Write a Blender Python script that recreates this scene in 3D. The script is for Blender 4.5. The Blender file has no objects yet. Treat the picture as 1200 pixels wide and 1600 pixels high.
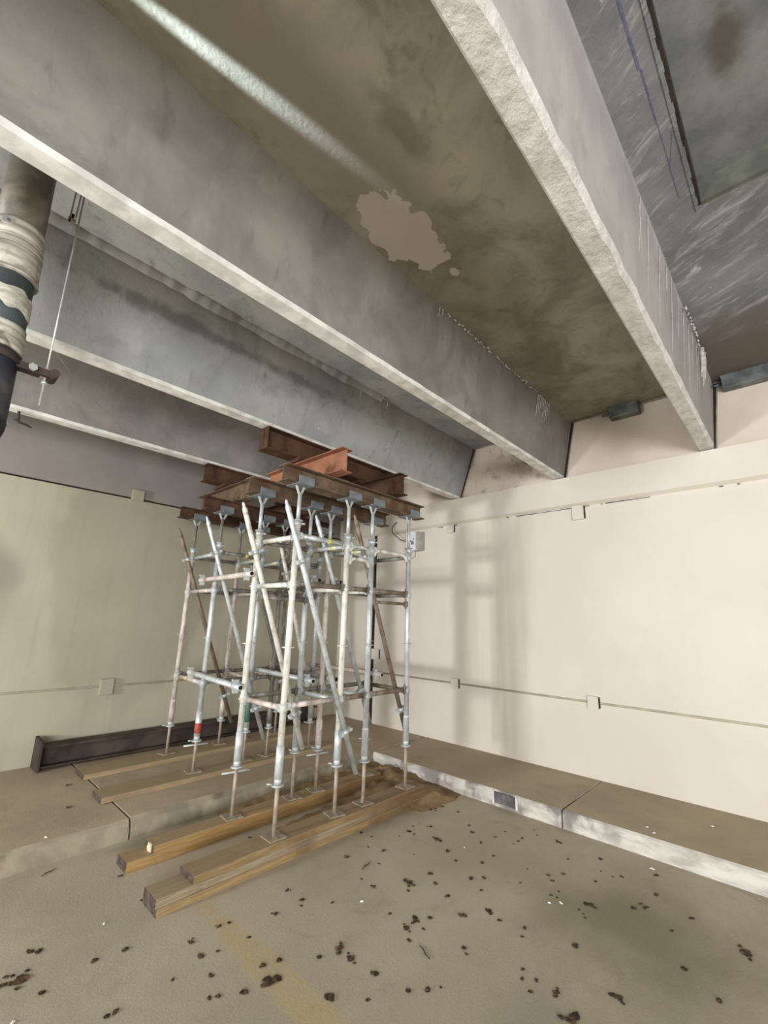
import bpy, bmesh, math, random
from mathutils import Vector, Matrix, noise as mn
random.seed(7)
SC = bpy.context.scene
COL = SC.collection
PI = math.pi

# ------------------------------------------------------------------ camera
EYE = Vector((0, 0, 1.6))
F, PITCH, ROLL, YAW = 685.584, 0.241373, 0.0289275, 0.8137044
fw = Vector((math.sin(YAW)*math.cos(PITCH), math.cos(YAW)*math.cos(PITCH), math.sin(PITCH)))
rt = Vector((math.cos(YAW), -math.sin(YAW), 0)); up = rt.cross(fw)
r2 = rt*math.cos(ROLL) + up*math.sin(ROLL); u2 = -rt*math.sin(ROLL) + up*math.cos(ROLL)
cam = bpy.data.cameras.new('camera'); camo = bpy.data.objects.new('camera', cam); COL.objects.link(camo)
M = Matrix((r2, u2, -fw)).transposed().to_4x4(); M.translation = EYE
camo.matrix_world = M
cam.sensor_fit = 'VERTICAL'; cam.sensor_height = 32; cam.lens = F/1600*32; cam.clip_start = 0.02
SC.camera = camo

# ------------------------------------------------------------------ light
w = bpy.data.worlds.new('world'); SC.world = w; w.use_nodes = True
w.node_tree.nodes['Background'].inputs[0].default_value = (0.90, 0.95, 1.0, 1)
w.node_tree.nodes['Background'].inputs[1].default_value = 0.90

def area(name, loc, aim, sx, sy, power, col=(1, 1, 1)):
    l = bpy.data.lights.new(name, 'AREA'); l.shape = 'RECTANGLE'; l.size = sx; l.size_y = sy
    l.energy = power; l.color = col
    o = bpy.data.objects.new(name, l); COL.objects.link(o); o.location = loc
    o.rotation_euler = (Vector(aim)-Vector(loc)).to_track_quat('-Z', 'Y').to_euler()
    return o
area('entrance_floodlight', (-4.5, 3.75, 1.35), (5, 2.2, 1.7), 0.55, 0.5, 235, (0.98, 0.985, 1.0))
area('bay_daylight', (-3.4, -3.6, 1.5), (2.0, 2.0, 1.9), 3.5, 1.8, 430, (0.98, 0.985, 1.0))

def spot(name, loc, aim, power, deg, blend, col, r=0.02):
    l = bpy.data.lights.new(name, 'SPOT'); l.energy = power; l.spot_size = math.radians(deg); l.spot_blend = blend
    l.color = col; l.shadow_soft_size = r
    o = bpy.data.objects.new(name, l); COL.objects.link(o); o.location = loc
    o.rotation_euler = (Vector(aim)-Vector(loc)).to_track_quat('-Z', 'Y').to_euler()
spot('slab_lamp', (-0.7, 1.72, 3.85), (0.55, 1.515, 3.955), 2600, 4.6, 1.0, (0.70, 0.88, 1.0))

SC.view_settings.view_transform = 'Standard'; SC.view_settings.look = 'None'
SC.view_settings.gamma = 1; SC.view_settings.use_curve_mapping = False
SC.view_settings.exposure = 0.30

# ------------------------------------------------------------------ materials
def lin(c):
    return tuple(((x/255)/12.92 if x/255 <= 0.04045 else ((x/255+0.055)/1.055)**2.4) for x in c)

class MT:
    def __init__(s, name, rough=0.85, metal=0.0, spec=0.3):
        s.m = bpy.data.materials.new(name); s.m.use_nodes = True
        s.nt = s.m.node_tree; s.N = s.nt.nodes; s.L = s.nt.links
        s.b = s.N['Principled BSDF']
        s.b.inputs['Roughness'].default_value = rough; s.b.inputs['Metallic'].default_value = metal
        s.b.inputs['Specular IOR Level'].default_value = spec
        s.co = s.N.new('ShaderNodeTexCoord').outputs['Object']
    def n(s, t, **k):
        o = s.N.new(t)
        for a, v in k.items(): setattr(o, a, v)
        return o
    def put(s, inp, v):
        if hasattr(v, 'is_output') or isinstance(v, bpy.types.NodeSocket): s.L.new(v, inp)
        elif isinstance(v, (tuple, list)) and len(v) == 3 and inp.type == 'RGBA': inp.default_value = (*v, 1)
        else: inp.default_value = v
    def map(s, scale=(1, 1, 1), rot=(0, 0, 0), loc=(0, 0, 0)):
        o = s.n('ShaderNodeMapping'); s.L.new(s.co, o.inputs[0])
        o.inputs['Scale'].default_value = scale; o.inputs['Rotation'].default_value = rot; o.inputs['Location'].default_value = loc
        return o.outputs[0]
    def map2(s, scale, rot, loc=(0, 0, 0)):
        o = s.n('ShaderNodeMapping', vector_type='TEXTURE'); s.L.new(s.co, o.inputs[0])
        o.inputs['Scale'].default_value = scale; o.inputs['Rotation'].default_value = rot; o.inputs['Location'].default_value = loc
        return o.outputs[0]
    def noise(s, scale=5, detail=4, rough=0.55, dist=0, vec=None):
        o = s.n('ShaderNodeTexNoise'); s.L.new(vec or s.co, o.inputs['Vector'])
        o.inputs['Scale'].default_value = scale; o.inputs['Detail'].default_value = detail
        o.inputs['Roughness'].default_value = rough; o.inputs['Distortion'].default_value = dist
        return o.outputs[0]
    def rng(s, v, a, b, c=0.0, d=1.0, smooth=True):
        o = s.n('ShaderNodeMapRange'); o.interpolation_type = 'SMOOTHSTEP' if smooth else 'LINEAR'
        s.L.new(v, o.inputs[0])
        for i, x in enumerate((a, b, c, d)): o.inputs[i+1].default_value = x
        return o.outputs[0]
    def mth(s, op, a, b=0.0):
        o = s.n('ShaderNodeMath', operation=op); s.put(o.inputs[0], a); s.put(o.inputs[1], b); return o.outputs[0]
    def mix(s, f, a, b, mode='MIX'):
        o = s.n('ShaderNodeMix', data_type='RGBA', blend_type=mode)
        s.put(o.inputs[0], f); s.put(o.inputs[6], a); s.put(o.inputs[7], b); return o.outputs[2]
    def blob(s, cen, size, soft=0.3, wob=0.3, wsc=6.0):
        """1 inside an ellipsoid with a wobbly rim: stains and patches"""
        a = s.n('ShaderNodeVectorMath', operation='SUBTRACT'); s.L.new(s.co, a.inputs[0]); a.inputs[1].default_value = cen
        b = s.n('ShaderNodeVectorMath', operation='DIVIDE'); s.L.new(a.outputs[0], b.inputs[0]); b.inputs[1].default_value = size
        c = s.n('ShaderNodeVectorMath', operation='LENGTH'); s.L.new(b.outputs[0], c.inputs[0])
        v = c.outputs['Value']
        if wob: v = s.mth('ADD', v, s.mth('MULTIPLY', s.mth('SUBTRACT', s.noise(wsc, 5), 0.5), wob*2))
        return s.rng(v, 1.0, 1.0-soft)
    def col(s, v): s.put(s.b.inputs['Base Color'], v)
    def rough(s, v): s.put(s.b.inputs['Roughness'], v)
    def bump(s, h, st=0.3, dist=0.01):
        o = s.n('ShaderNodeBump'); o.inputs['Strength'].default_value = st; o.inputs['Distance'].default_value = dist
        s.put(o.inputs['Height'], h); s.L.new(o.outputs[0], s.b.inputs['Normal'])

def two(name, c1, c2, scale=4, rough=0.85, metal=0.0, bump=0.3, bs=60, lo=0.35, hi=0.65, c3=None, sc3=1.2, bd=0.004, stretch=None, spec=0.3):
    m = MT(name, rough, metal, spec)
    v = m.map(stretch) if stretch else None
    c = m.mix(m.rng(m.noise(scale, 6, vec=v), lo, hi), lin(c1), lin(c2))
    if c3: c = m.mix(m.rng(m.noise(sc3, 4, dist=0.6), 0.5, 0.68), c, lin(c3))
    m.col(c); m.bump(m.noise(bs, 4, vec=v), bump, bd)
    return m

MATS = {}
# slab between the second and third beam: brown damp concrete, with a bare pinkish patch
m = MT('damp_brown_slab'); c = m.mix(m.rng(m.noise(1.6, 8, 0.65, 0.5), 0.35, 0.66), lin((120, 115, 99)), lin((156, 149, 131)))
c = m.mix(m.rng(m.noise(7, 6, 0.6, 1.0), 0.52, 0.75, 0, 0.5), c, lin((96, 91, 76)))
c = m.mix(m.blob((0.9, 1.35, 3.95), (1.3, 0.42, 1), 0.9, 0.5, 2.5), c, lin((148, 141, 129)))
c = m.mix(m.blob((1.20, 1.10, 3.95), (0.34, 0.12, 1), 0.9, 0.9, 7), c, lin((122, 116, 100)))
c = m.mix(m.blob((1.70, 1.50, 3.95), (0.34, 0.19, 1), 0.02, 0.75, 6), c, lin((184, 174, 167)))
c = m.mix(m.blob((2.15, 1.43, 3.95), (0.045, 0.03, 1), 0.05, 0.3, 20), c, lin((184, 174, 167)))
m.col(c); m.bump(m.noise(40, 6), 0.2, 0.005); MATS['slab_brown'] = m.m
# slab right of the first beam: grey with white trowel streaks
m = MT('streaked_grey_slab', 0.7)
v = m.map2((0.55, 0.14, 1), (0, 0, 1.05))
c = m.mix(m.rng(m.noise(1.6, 6, 0.6), 0.3, 0.7), lin((108, 110, 111)), lin((144, 144, 145)))
c = m.mix(m.rng(m.noise(1.6, 9, 0.68, 0.5, v), 0.50, 0.72, 0, 0.8), c, lin((190, 190, 190)))
c = m.mix(m.rng(m.noise(3.0, 8, 0.66, 0.9, m.map2((0.5, 0.2, 1), (0, 0, 1.2), (.3, .2, 0))), 0.58, 0.74, 0, 0.6), c, lin((228, 227, 224)))
c = m.mix(m.blob((4.6, 0.1, 3.95), (1.0, 1.2, 1), 0.8, 0.4, 3), c, lin((104, 94, 86)))
m.col(c); m.bump(m.noise(2.5, 9, 0.7, 0.6, v), 0.6, 0.015); MATS['slab_grey'] = m.m
m = MT('recess_grey', 0.8); c = m.mix(m.rng(m.noise(2.5, 7, 0.65), 0.35, 0.65), lin((106, 109, 106)), lin((134, 136, 132)))
c = m.mix(m.blob((1.95, -0.10, 4.1), (0.35, 0.10, 1), 0.9, 0.6, 5), c, lin((90, 86, 80)))
c = m.mix(m.rng(m.noise(14, 8, 0.7, 1.5, m.map((1, 7, 1), (0, 0, 0.4))), 0.66, 0.74, 0, 0.6), c, lin((180, 180, 176)))
m.col(c); m.bump(m.noise(30, 6), 0.3, 0.006); MATS['recess'] = m.m

MATS['recess_end'] = two('shaded_recess_edge', (84, 86, 78), (108, 110, 100), 6).m  # shade of the recess end face, painted in as a darker grey-green
def beam_mat(name, c1, c2, dark, streak=0.5):
    m = MT(name, 0.82)
    c = m.mix(m.rng(m.noise(1.5, 7, 0.6), 0.34, 0.66), lin(c1), lin(c2))
    c = m.mix(m.rng(m.noise(3.0, 6, 0.6, 0.4, m.map((4, 4, 0.5))), 0.56, 0.75, 0, streak), c, lin(dark))
    c = m.mix(m.rng(m.noise(3.0, 6, 0.6, 0.2, m.map((3, 3, 0.3), loc=(3, 1, 0))), 0.54, 0.80, 0, streak*0.7), c, lin((158, 157, 154)))
    c = m.mix(m.rng(m.noise(2.0, 7, 0.65, 0.8, m.map((1, 1, 1), loc=(7, 2, 4))), 0.50, 0.68, 0, 0.45), c, lin(dark))
    c = m.mix(m.rng(m.noise(38, 3, 0.5, 0, m.map(loc=(1, 5, 2))), 0.75, 0.80, 0, 0.4), c, lin((160, 158, 152)))
    m.col(c); m.bump(m.mth('ADD', m.noise(45, 6), m.mth('MULTIPLY', m.noise(5, 6), 2.0)), 0.3, 0.005)
    return m
m = beam_mat('grey_beam_faces', (119, 115, 109), (140, 135, 127), (99, 93, 87), 0.6)
MATS['beam1'] = m.m
MATS['beam2'] = beam_mat('blue_grey_beam_faces', (112, 112, 114), (136, 134, 132), (92, 90, 88), 0.6).m
m = beam_mat('blue_grey_stained_beam_faces', (140, 142, 142), (164, 164, 160), (112, 111, 107), 0.75)
bc = m.b.inputs['Base Color'].links[0].from_socket
bc = m.mix(m.mth('MULTIPLY', m.blob((1.3, 3.1, 3.74), (1.7, 0.4, 0.07), 0.8, 0.9, 6), 0.7), bc, lin((98, 98, 96)))
bc = m.mix(m.rng(m.noise(2.6, 5, 0.6, 0.2, m.map((3.2, 3, 0.25), loc=(9, 1, 0))), 0.57, 0.72, 0, 0.55), bc, lin((168, 169, 172)))
bc = m.mix(m.mth('MULTIPLY', m.rng(m.noise(42, 3, 0.5), 0.68, 0.74), m.blob((2.3, 3.15, 3.5), (0.8, 0.5, 0.5), 0.8, 0.3, 3)), bc, lin((190, 188, 184)))
m.col(bc); MATS['beam2'] = m.m
MATS['beam3'] = beam_mat('grey_brown_beam_faces', (124, 122, 117), (146, 142, 136), (106, 102, 98), 0.4).m
MATS['beam0'] = beam_mat('pinkish_grey_beam_faces', (146, 141, 137), (164, 158, 153), (126, 122, 119), 0.35).m
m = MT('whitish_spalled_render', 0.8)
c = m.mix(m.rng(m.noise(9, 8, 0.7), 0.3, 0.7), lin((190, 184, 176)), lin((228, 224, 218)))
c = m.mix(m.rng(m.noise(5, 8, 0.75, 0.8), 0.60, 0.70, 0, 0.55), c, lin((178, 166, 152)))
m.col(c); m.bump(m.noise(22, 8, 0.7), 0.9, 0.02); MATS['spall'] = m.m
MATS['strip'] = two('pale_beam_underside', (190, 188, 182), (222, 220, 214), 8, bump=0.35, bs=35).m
MATS['crust'] = two('lime_crust', (170, 166, 160), (206, 203, 198), 30, bump=0.5, bs=80).m

# painted walls
m = MT('cream_wall_paint', 0.6, spec=0.35)
c = m.mix(m.rng(m.noise(0.9, 5), 0.3, 0.7), lin((214, 205, 191)), lin((222, 214, 201)))
st = m.mth('MULTIPLY', m.rng(m.noise(4, 5, 0.6, 0.2, m.map((1, 1.3, 0.12))), 0.42, 0.66),
           m.blob((5, 3.0, 1.4), (1.2, 0.85, 2.4), 0.5, 0.15, 2))
c = m.mix(m.mth('MULTIPLY', st, 0.22), c, lin((190, 175, 152)))
k = m.blob((5, 3.9, 3.6), (1.2, 1.9, 0.36), 0.3, 0.3, 3)
c = m.mix(m.mth('MULTIPLY', k, m.rng(m.noise(7, 6, 0.6), 0.45, 0.62, 0.3, 0.8)), c, lin((186, 166, 152)))
k = m.blob((5, 2.4, 3.6), (1.2, 0.6, 0.36), 0.3, 0.3, 3)
m.col(c); m.bump(m.noise(18, 5), 0.12, 0.004); MATS['cream'] = m.m
m = MT('pink_grey_upper_wall', 0.75)
c = m.mix(m.rng(m.noise(1.5, 6), 0.3, 0.7), lin((206, 192, 177)), lin((224, 211, 197)))
k = m.blob((5, 2.9, 3.6), (1.0, 1.0, 0.7), 0.15, 0.2, 3)
c = m.mix(m.mth('MULTIPLY', k, m.rng(m.noise(6, 7, 0.7), 0.48, 0.72, 0, 0.75)), c, lin((124, 106, 92)))
m.col(c); m.bump(m.noise(30, 5), 0.2, 0.004); MATS['upper'] = m.m
m = MT('patchy_cream_back_wall', 0.65)
c = m.mix(m.rng(m.noise(0.8, 6), 0.3, 0.7), lin((164, 158, 137)), lin((180, 174, 152)))
k1 = m.blob((1.85, 5.7, 2.05), (0.95, 1, 1.60), 0.14, 0.16, 1.6)  # large rounded patches, darker than the rest of the wall
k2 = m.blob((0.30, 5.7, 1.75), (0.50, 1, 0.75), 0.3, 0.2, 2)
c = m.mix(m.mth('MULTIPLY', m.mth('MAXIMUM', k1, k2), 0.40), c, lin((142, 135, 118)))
c = m.mix(m.mth('MULTIPLY', m.blob((0.55, 5.7, 1.95), (0.30, 1, 0.30), 0.7, 0.2, 3), 0.4), c, lin((128, 118, 110)))
c = m.mix(m.mth('MULTIPLY', m.rng(m.noise(3, 5, 0.6, 0.2, m.map((4, 1, 0.2))), 0.5, 0.7), 0.2), c, lin((140, 132, 114)))
m.col(c); m.bump(m.noise(14, 5), 0.12, 0.004); MATS['back'] = m.m
m = MT('grey_upper_back_wall', 0.75); m.col(m.mix(m.rng(m.noise(1.2, 5), 0.3, 0.7), lin((134, 127, 122)), lin((150, 143, 137))))
m.bump(m.noise(20, 5), 0.12, 0.004); MATS['backup'] = m.m

# floor
def floor_mat(name, c1, c2, c3, yellow=False):
    m = MT(name, 0.78, spec=0.25)
    c = m.mix(m.rng(m.noise(0.9, 8, 0.6, 0.3), 0.33, 0.68), lin(c1), lin(c2))
    c = m.mix(m.rng(m.noise(3.2, 8, 0.7, 0.8), 0.54, 0.74, 0, 0.55), c, lin(c3))
    c = m.mix(m.rng(m.noise(55, 5, 0.7), 0.54, 0.75, 0, 0.35), c, lin((196, 184, 160)))
    if yellow:
        k = m.blob((1.49, 1.6, 0), (0.10, 1.45, 1), 0.35, 0.10, 14)
        k = m.mth('MULTIPLY', k, m.rng(m.noise(9, 7, 0.7), 0.36, 0.55, 0.15, 0.8))
        c = m.mix(k, c, lin((186, 166, 124)))
        c = m.mix(m.blob((3.1, 0.9, 0), (0.9, 0.8, 1), 1.0, 0.5, 2.5), c, lin((140, 131, 108)))
        c = m.mix(m.mth('MULTIPLY', m.blob((2.1, 1.0, 0), (0.45, 0.35, 1), 0.9, 0.35, 3), 0.35), c, lin((134, 126, 114)))
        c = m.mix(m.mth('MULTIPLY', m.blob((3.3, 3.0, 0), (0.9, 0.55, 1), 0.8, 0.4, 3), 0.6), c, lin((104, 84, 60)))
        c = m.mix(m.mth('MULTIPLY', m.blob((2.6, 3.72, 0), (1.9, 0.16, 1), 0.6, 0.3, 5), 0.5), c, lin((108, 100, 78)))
    h = m.mth('ADD', m.noise(70, 5, 0.7), m.mth('MULTIPLY', m.noise(4, 6), 1.5))
    m.col(c); m.bump(h, 0.35, 0.006); return m
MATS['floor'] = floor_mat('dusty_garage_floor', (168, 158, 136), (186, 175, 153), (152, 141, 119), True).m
MATS['walk'] = floor_mat('dusty_raised_slab', (164, 149, 126), (184, 168, 143), (146, 131, 108)).m
MATS['kerbdirt'] = two('dusty_kerb_face', (140, 131, 111), (166, 155, 132), 5, c3=(118, 108, 86), sc3=3).m
m = MT('white_kerb_face', 0.8)
c = m.mix(m.rng(m.noise(4, 8, 0.65, 0, m.map((1, 0.8, 3))), 0.32, 0.62), lin((172, 167, 157)), lin((212, 207, 197)))
c = m.mix(m.mth('MULTIPLY', m.rng(m.noise(3.5, 5), 0.46, 0.6), m.blob((4, 2.3, 0.08), (1, 1.4, 0.16), 0.5, 0.2)), c, lin((134, 129, 122)))
m.col(c); m.bump(m.noise(40, 5), 0.4, 0.006); MATS['kerbwhite'] = m.m
MATS['patch'] = two('dark_grey_patch', (84, 82, 84), (112, 108, 108), 12).m
MATS['patchline'] = two('white_line', (205, 200, 195), (225, 222, 216), 12).m
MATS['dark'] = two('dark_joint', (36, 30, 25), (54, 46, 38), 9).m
MATS['bead'] = two('sealant_bead', (140, 131, 119), (162, 152, 140), 9).m
MATS['beadwall'] = two('painted_joint_bead', (176, 168, 150), (196, 188, 168), 6).m
MATS['tin'] = two('dull_galvanised_tin', (96, 102, 102), (132, 137, 136), 7, 0.5, 0.5).m
# steel tubes
def galv(name, c1, c2, worn, amt=0.55, metal=0.45, rough=0.45):
    m = MT(name, rough, metal, 0.5)
    c = m.mix(m.rng(m.noise(9, 6, 0.6), 0.35, 0.65), lin(c1), lin(c2))
    c = m.mix(m.rng(m.noise(14, 7, 0.65, 0.4, m.map((1, 1, 0.5))), 0.50, 0.66, 0, amt), c, lin(worn))
    m.col(c); m.bump(m.noise(60, 5), 0.25, 0.002); return m.m
MATS['galv'] = galv('galvanised_tube', (178, 184, 184), (208, 213, 212), (158, 150, 138), 0.5, 0.3)
MATS['pale'] = galv('pale_painted_tube', (206, 204, 192), (228, 226, 216), (158, 146, 126), 0.7, 0.1, 0.55)
MATS['pinkt'] = galv('pinkish_worn_tube', (186, 170, 160), (214, 204, 196), (132, 110, 92), 0.7, 0.1, 0.6)
MATS['brownt'] = galv('rust_brown_tube', (112, 98, 84), (138, 122, 104), (84, 68, 54), 0.6, 0.2, 0.6)
MATS['greyt'] = galv('dull_grey_tube', (112, 110, 103), (140, 138, 130), (90, 82, 70), 0.6, 0.2, 0.55)
MATS['green'] = galv('green_painted_tube', (52, 96, 82), (76, 120, 104), (120, 110, 96), 0.5, 0.1, 0.6)
MATS['rodm'] = galv('dusty_jack_screw', (146, 132, 114), (174, 162, 144), (118, 96, 74), 0.6, 0.2, 0.6)
MATS['head'] = galv('blue_grey_head_plate', (112, 120, 126), (140, 147, 152), (104, 98, 92), 0.35, 0.35, 0.5)
MATS['tape_y'] = two('yellow_tape', (196, 190, 84), (214, 208, 110), 20).m
MATS['tape_r'] = two('red_paint_band', (160, 66, 56), (186, 92, 78), 20).m
MATS['hole'] = two('tube_bore', (22, 20, 19), (34, 31, 28), 9).m
m = MT('rusty_steel', 0.75, 0.15)
c = m.mix(m.rng(m.noise(5, 7, 0.65), 0.34, 0.66), lin((64, 45, 34)), lin((98, 70, 52)))
c = m.mix(m.rng(m.noise(2.5, 5, 0.6), 0.52, 0.66, 0, 0.8), c, lin((50, 37, 30)))
m.col(c); m.bump(m.noise(70, 5), 0.35, 0.003); MATS['rust'] = m.m
m = MT('brown_scaled_steel', 0.75, 0.15)
c = m.mix(m.rng(m.noise(6, 7, 0.7), 0.34, 0.66), lin((86, 72, 58)), lin((122, 102, 80)))
c = m.mix(m.rng(m.noise(3.5, 5, 0.6), 0.54, 0.66, 0, 0.8), c, lin((98, 66, 48)))
m.col(c); m.bump(m.noise(70, 5), 0.35, 0.003); MATS['rust2'] = m.m
m = MT('orange_primed_steel', 0.7, 0.05)
c = m.mix(m.rng(m.noise(3, 6, 0.6), 0.34, 0.66), lin((128, 84, 64)), lin((156, 108, 82)))
c = m.mix(m.rng(m.noise(5, 5, 0.6), 0.54, 0.70, 0, 0.7), c, lin((86, 58, 46)))
m.col(c); m.bump(m.noise(70, 5), 0.25, 0.003); MATS['primer'] = m.m
MATS['darksteel'] = two('dark_brown_steel', (56, 47, 43), (76, 65, 59), 5, 0.7, 0.1, c3=(86, 74, 65), sc3=3).m
def wood(name, c1, c2, c3):
    m = MT(name, 0.8, spec=0.2)
    g = m.noise(3, 8, 0.65, 0.6, m.map((1.2, 22, 22)))
    c = m.mix(m.rng(g, 0.35, 0.65), lin(c1), lin(c2))
    c = m.mix(m.rng(m.noise(2.5, 6, 0.6), 0.50, 0.68, 0, 0.7), c, lin(c3))
    c = m.mix(m.blob((3.6, 3.0, 0.1), (1.3, 1.2, 1), 0.9, 0.3, 3), c, lin((112, 86, 58)))
    nz = m.n('ShaderNodeSeparateXYZ'); m.L.new(m.n('ShaderNodeNewGeometry').outputs['Normal'], nz.inputs[0])
    top = m.rng(nz.outputs[2], 0.5, 0.9)
    c = m.mix(m.mth('MULTIPLY', top, m.rng(m.noise(5, 6, 0.6), 0.3, 0.6, 0.35, 0.85)), c, lin((158, 140, 112)))
    c = m.mix(m.rng(m.noise(4, 7, 0.7, 0.3, m.map((0.8, 30, 30), loc=(2, 1, 0))), 0.60, 0.68, 0, 0.7), c, lin((76, 58, 40)))
    m.col(c); m.bump(g, 0.7, 0.008); return m.m
MATS['wood'] = wood('sandy_timber', (158, 124, 78), (182, 148, 98), (130, 102, 66))
MATS['woodg'] = wood('greyed_timber', (140, 124, 100), (168, 152, 124), (112, 96, 76))
MATS['woodo'] = wood('ochre_timber', (146, 120, 82), (172, 146, 104), (112, 86, 56))
MATS['woodf'] = wood('dust_covered_plank', (152, 132, 100), (168, 149, 117), (142, 124, 96))
MATS['woodd'] = wood('dusty_brown_timber', (136, 112, 78), (160, 136, 98), (112, 88, 58))
MATS['endgrain'] = two('dark_end_grain', (58, 48, 42), (92, 80, 70), 30).m
MATS['endlight'] = two('fresh_cut_wood', (222, 184, 140), (236, 206, 166), 20).m
m = MT('grimy_cast_pipe', 0.5, 0.2, 0.5)
c = m.mix(m.rng(m.noise(4, 7, 0.6, 0.5), 0.35, 0.65), lin((96, 92, 84)), lin((140, 132, 120)))
c = m.mix(m.rng(m.noise(7, 7, 0.7, 0.6), 0.60, 0.70), c, lin((186, 170, 148)))
m.col(c); m.bump(m.noise(30, 6), 0.3, 0.004); MATS['pipe'] = m.m
MATS['piped'] = two('black_plastic_pipe', (42, 42, 50), (64, 64, 72), 5, 0.45, c3=(84, 82, 80), sc3=5).m
MATS['pipeg'] = two('slate_pipe_wrap', (62, 70, 72), (92, 98, 98), 4, 0.5, c3=(112, 114, 110), sc3=4).m
MATS['pband'] = two('pale_coupling_band', (158, 150, 138), (196, 190, 178), 7, 0.5, c3=(120, 112, 100), sc3=6, stretch=(1, 1, 6)).m
MATS['ptape'] = two('cream_wrap_tape', (168, 164, 148), (206, 202, 188), 9, 0.6, c3=(126, 118, 104), sc3=9, stretch=(1, 1, 5)).m
MATS['bolt'] = two('bright_zinc', (206, 208, 204), (232, 233, 230), 9, 0.3, 0.6).m
MATS['white'] = two('white_cover', (226, 226, 230), (240, 240, 242), 9, 0.5).m
MATS['greybox'] = two('grey_box', (158, 154, 144), (178, 174, 164), 5, 0.5).m
MATS['ink'] = two('black_ink', (38, 38, 42), (52, 52, 56), 9).m
MATS['chalk'] = two('blue_chalk_line', (88, 89, 116), (110, 111, 136), 30).m
MATS['leaf'] = two('dry_brown_leaf', (70, 54, 38), (98, 76, 54), 40, 0.8).m
MATS['leaf2'] = two('dark_leaf', (44, 36, 30), (70, 56, 44), 40, 0.8).m
MATS['chip'] = two('white_chip', (226, 222, 210), (240, 238, 230), 9).m

# ------------------------------------------------------------------ mesh helpers
class MB:
    def __init__(s): s.v = []; s.f = []; s.mi = []; s.sm = []
    def add(s, vs, fs, mi=0, smooth=False):
        n = len(s.v); s.v += [tuple(v) for v in vs]
        for f in fs: s.f.append([i+n for i in f]); s.mi.append(mi); s.sm.append(smooth)
        return s
    def box(s, a, b, mi=0, rot=None, piv=None):
        x0, y0, z0 = a; x1, y1, z1 = b
        vs = [(x0,y0,z0),(x1,y0,z0),(x1,y1,z0),(x0,y1,z0),(x0,y0,z1),(x1,y0,z1),(x1,y1,z1),(x0,y1,z1)]
        if rot is not None:
            p = Vector(piv if piv else ((x0+x1)/2, (y0+y1)/2, (z0+z1)/2)); vs = [rot @ (Vector(v)-p) + p for v in vs]
        return s.add(vs, [(0,3,2,1),(4,5,6,7),(0,1,5,4),(1,2,6,5),(2,3,7,6),(3,0,4,7)], mi)
    def tube(s, p, q, r, r1=None, n=14, caps=True, mi=0, bore=0):
        p = Vector(p); q = Vector(q); r1 = r if r1 is None else r1
        d = (q-p).normalized(); a = d.orthogonal().normalized(); b = d.cross(a)
        vs = []
        for c, rr in ((p, r), (q, r1)):
            for i in range(n):
                t = 2*PI*i/n; vs.append(c + (a*math.cos(t)+b*math.sin(t))*rr)
        s.add(vs, [(i, (i+1) % n, n+(i+1) % n, n+i) for i in range(n)], mi, True)
        if caps: s.add(vs, [tuple(reversed(range(n))), tuple(range(n, 2*n))], mi)
        return s
    def path(s, pts, r, n=10, mi=0, caps=True):
        pts = [Vector(p) for p in pts]; rs = r if isinstance(r, (list, tuple)) else [r]*len(pts)
        vs = []; pa = None
        for i, p in enumerate(pts):
            d = (pts[min(i+1, len(pts)-1)]-pts[max(i-1, 0)]).normalized()
            a = d.orthogonal().normalized() if pa is None else (pa - d*pa.dot(d)).normalized()
            pa = a; b = d.cross(a)
            for k in range(n):
                t = 2*PI*k/n; vs.append(p+(a*math.cos(t)+b*math.sin(t))*rs[i])
        fs = []
        for i in range(len(pts)-1):
            for k in range(n): fs.append((i*n+k, i*n+(k+1) % n, (i+1)*n+(k+1) % n, (i+1)*n+k))
        s.add(vs, fs, mi, True)
        if caps: s.add(vs, [tuple(reversed(range(n))), tuple(range((len(pts)-1)*n, len(pts)*n))], mi)
        return s
    def prism(s, prof, o, u, v, d, mi=0, mis=None):
        o = Vector(o); u = Vector(u); v = Vector(v); d = Vector(d); n = len(prof)
        vs = [o+u*a+v*b for a, b in prof]; vs += [x+d for x in vs]
        for i in range(n): s.add([vs[i], vs[(i+1) % n], vs[n+(i+1) % n], vs[n+i]], [(0, 1, 2, 3)], mis[i] if mis else mi)
        s.add(vs, [tuple(reversed(range(n))), tuple(range(n, 2*n))], mi)
        return s
    def build(s, name, mats, parent=None, bevel=0, recalc=True):
        me = bpy.data.meshes.new(name); me.from_pydata(s.v, [], s.f)
        mats = mats if isinstance(mats, (list, tuple)) else [mats]
        for k in mats: me.materials.append(MATS[k])
        for i, p in enumerate(me.polygons): p.material_index = s.mi[i]; p.use_smooth = s.sm[i]
        if recalc:
            bm = bmesh.new(); bm.from_mesh(me); bmesh.ops.remove_doubles(bm, verts=bm.verts, dist=1e-6)
            bmesh.ops.recalc_face_normals(bm, faces=bm.faces); bm.to_mesh(me); bm.free()
        o = bpy.data.objects.new(name, me); COL.objects.link(o)
        if parent: o.parent = parent
        if bevel:
            md = o.modifiers.new('bevel', 'BEVEL'); md.width = bevel; md.segments = 2; md.limit_method = 'ANGLE'
        return o

def tag(o, label, cat, group=None):
    o['label'] = label; o['category'] = cat
    if group: o['group'] = group
    return o
def thing(name, label, cat, loc=(0, 0, 0), group=None, rot=None):
    o = bpy.data.objects.new(name, None); COL.objects.link(o); o.location = loc; o.empty_display_size = 0.1
    if rot is not None: o.rotation_euler = rot
    return tag(o, label, cat, group)
def struct(o, label=None, cat=None):
    o['kind'] = 'structure'
    if label: o['label'] = label
    if cat: o['category'] = cat
    return o

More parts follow.
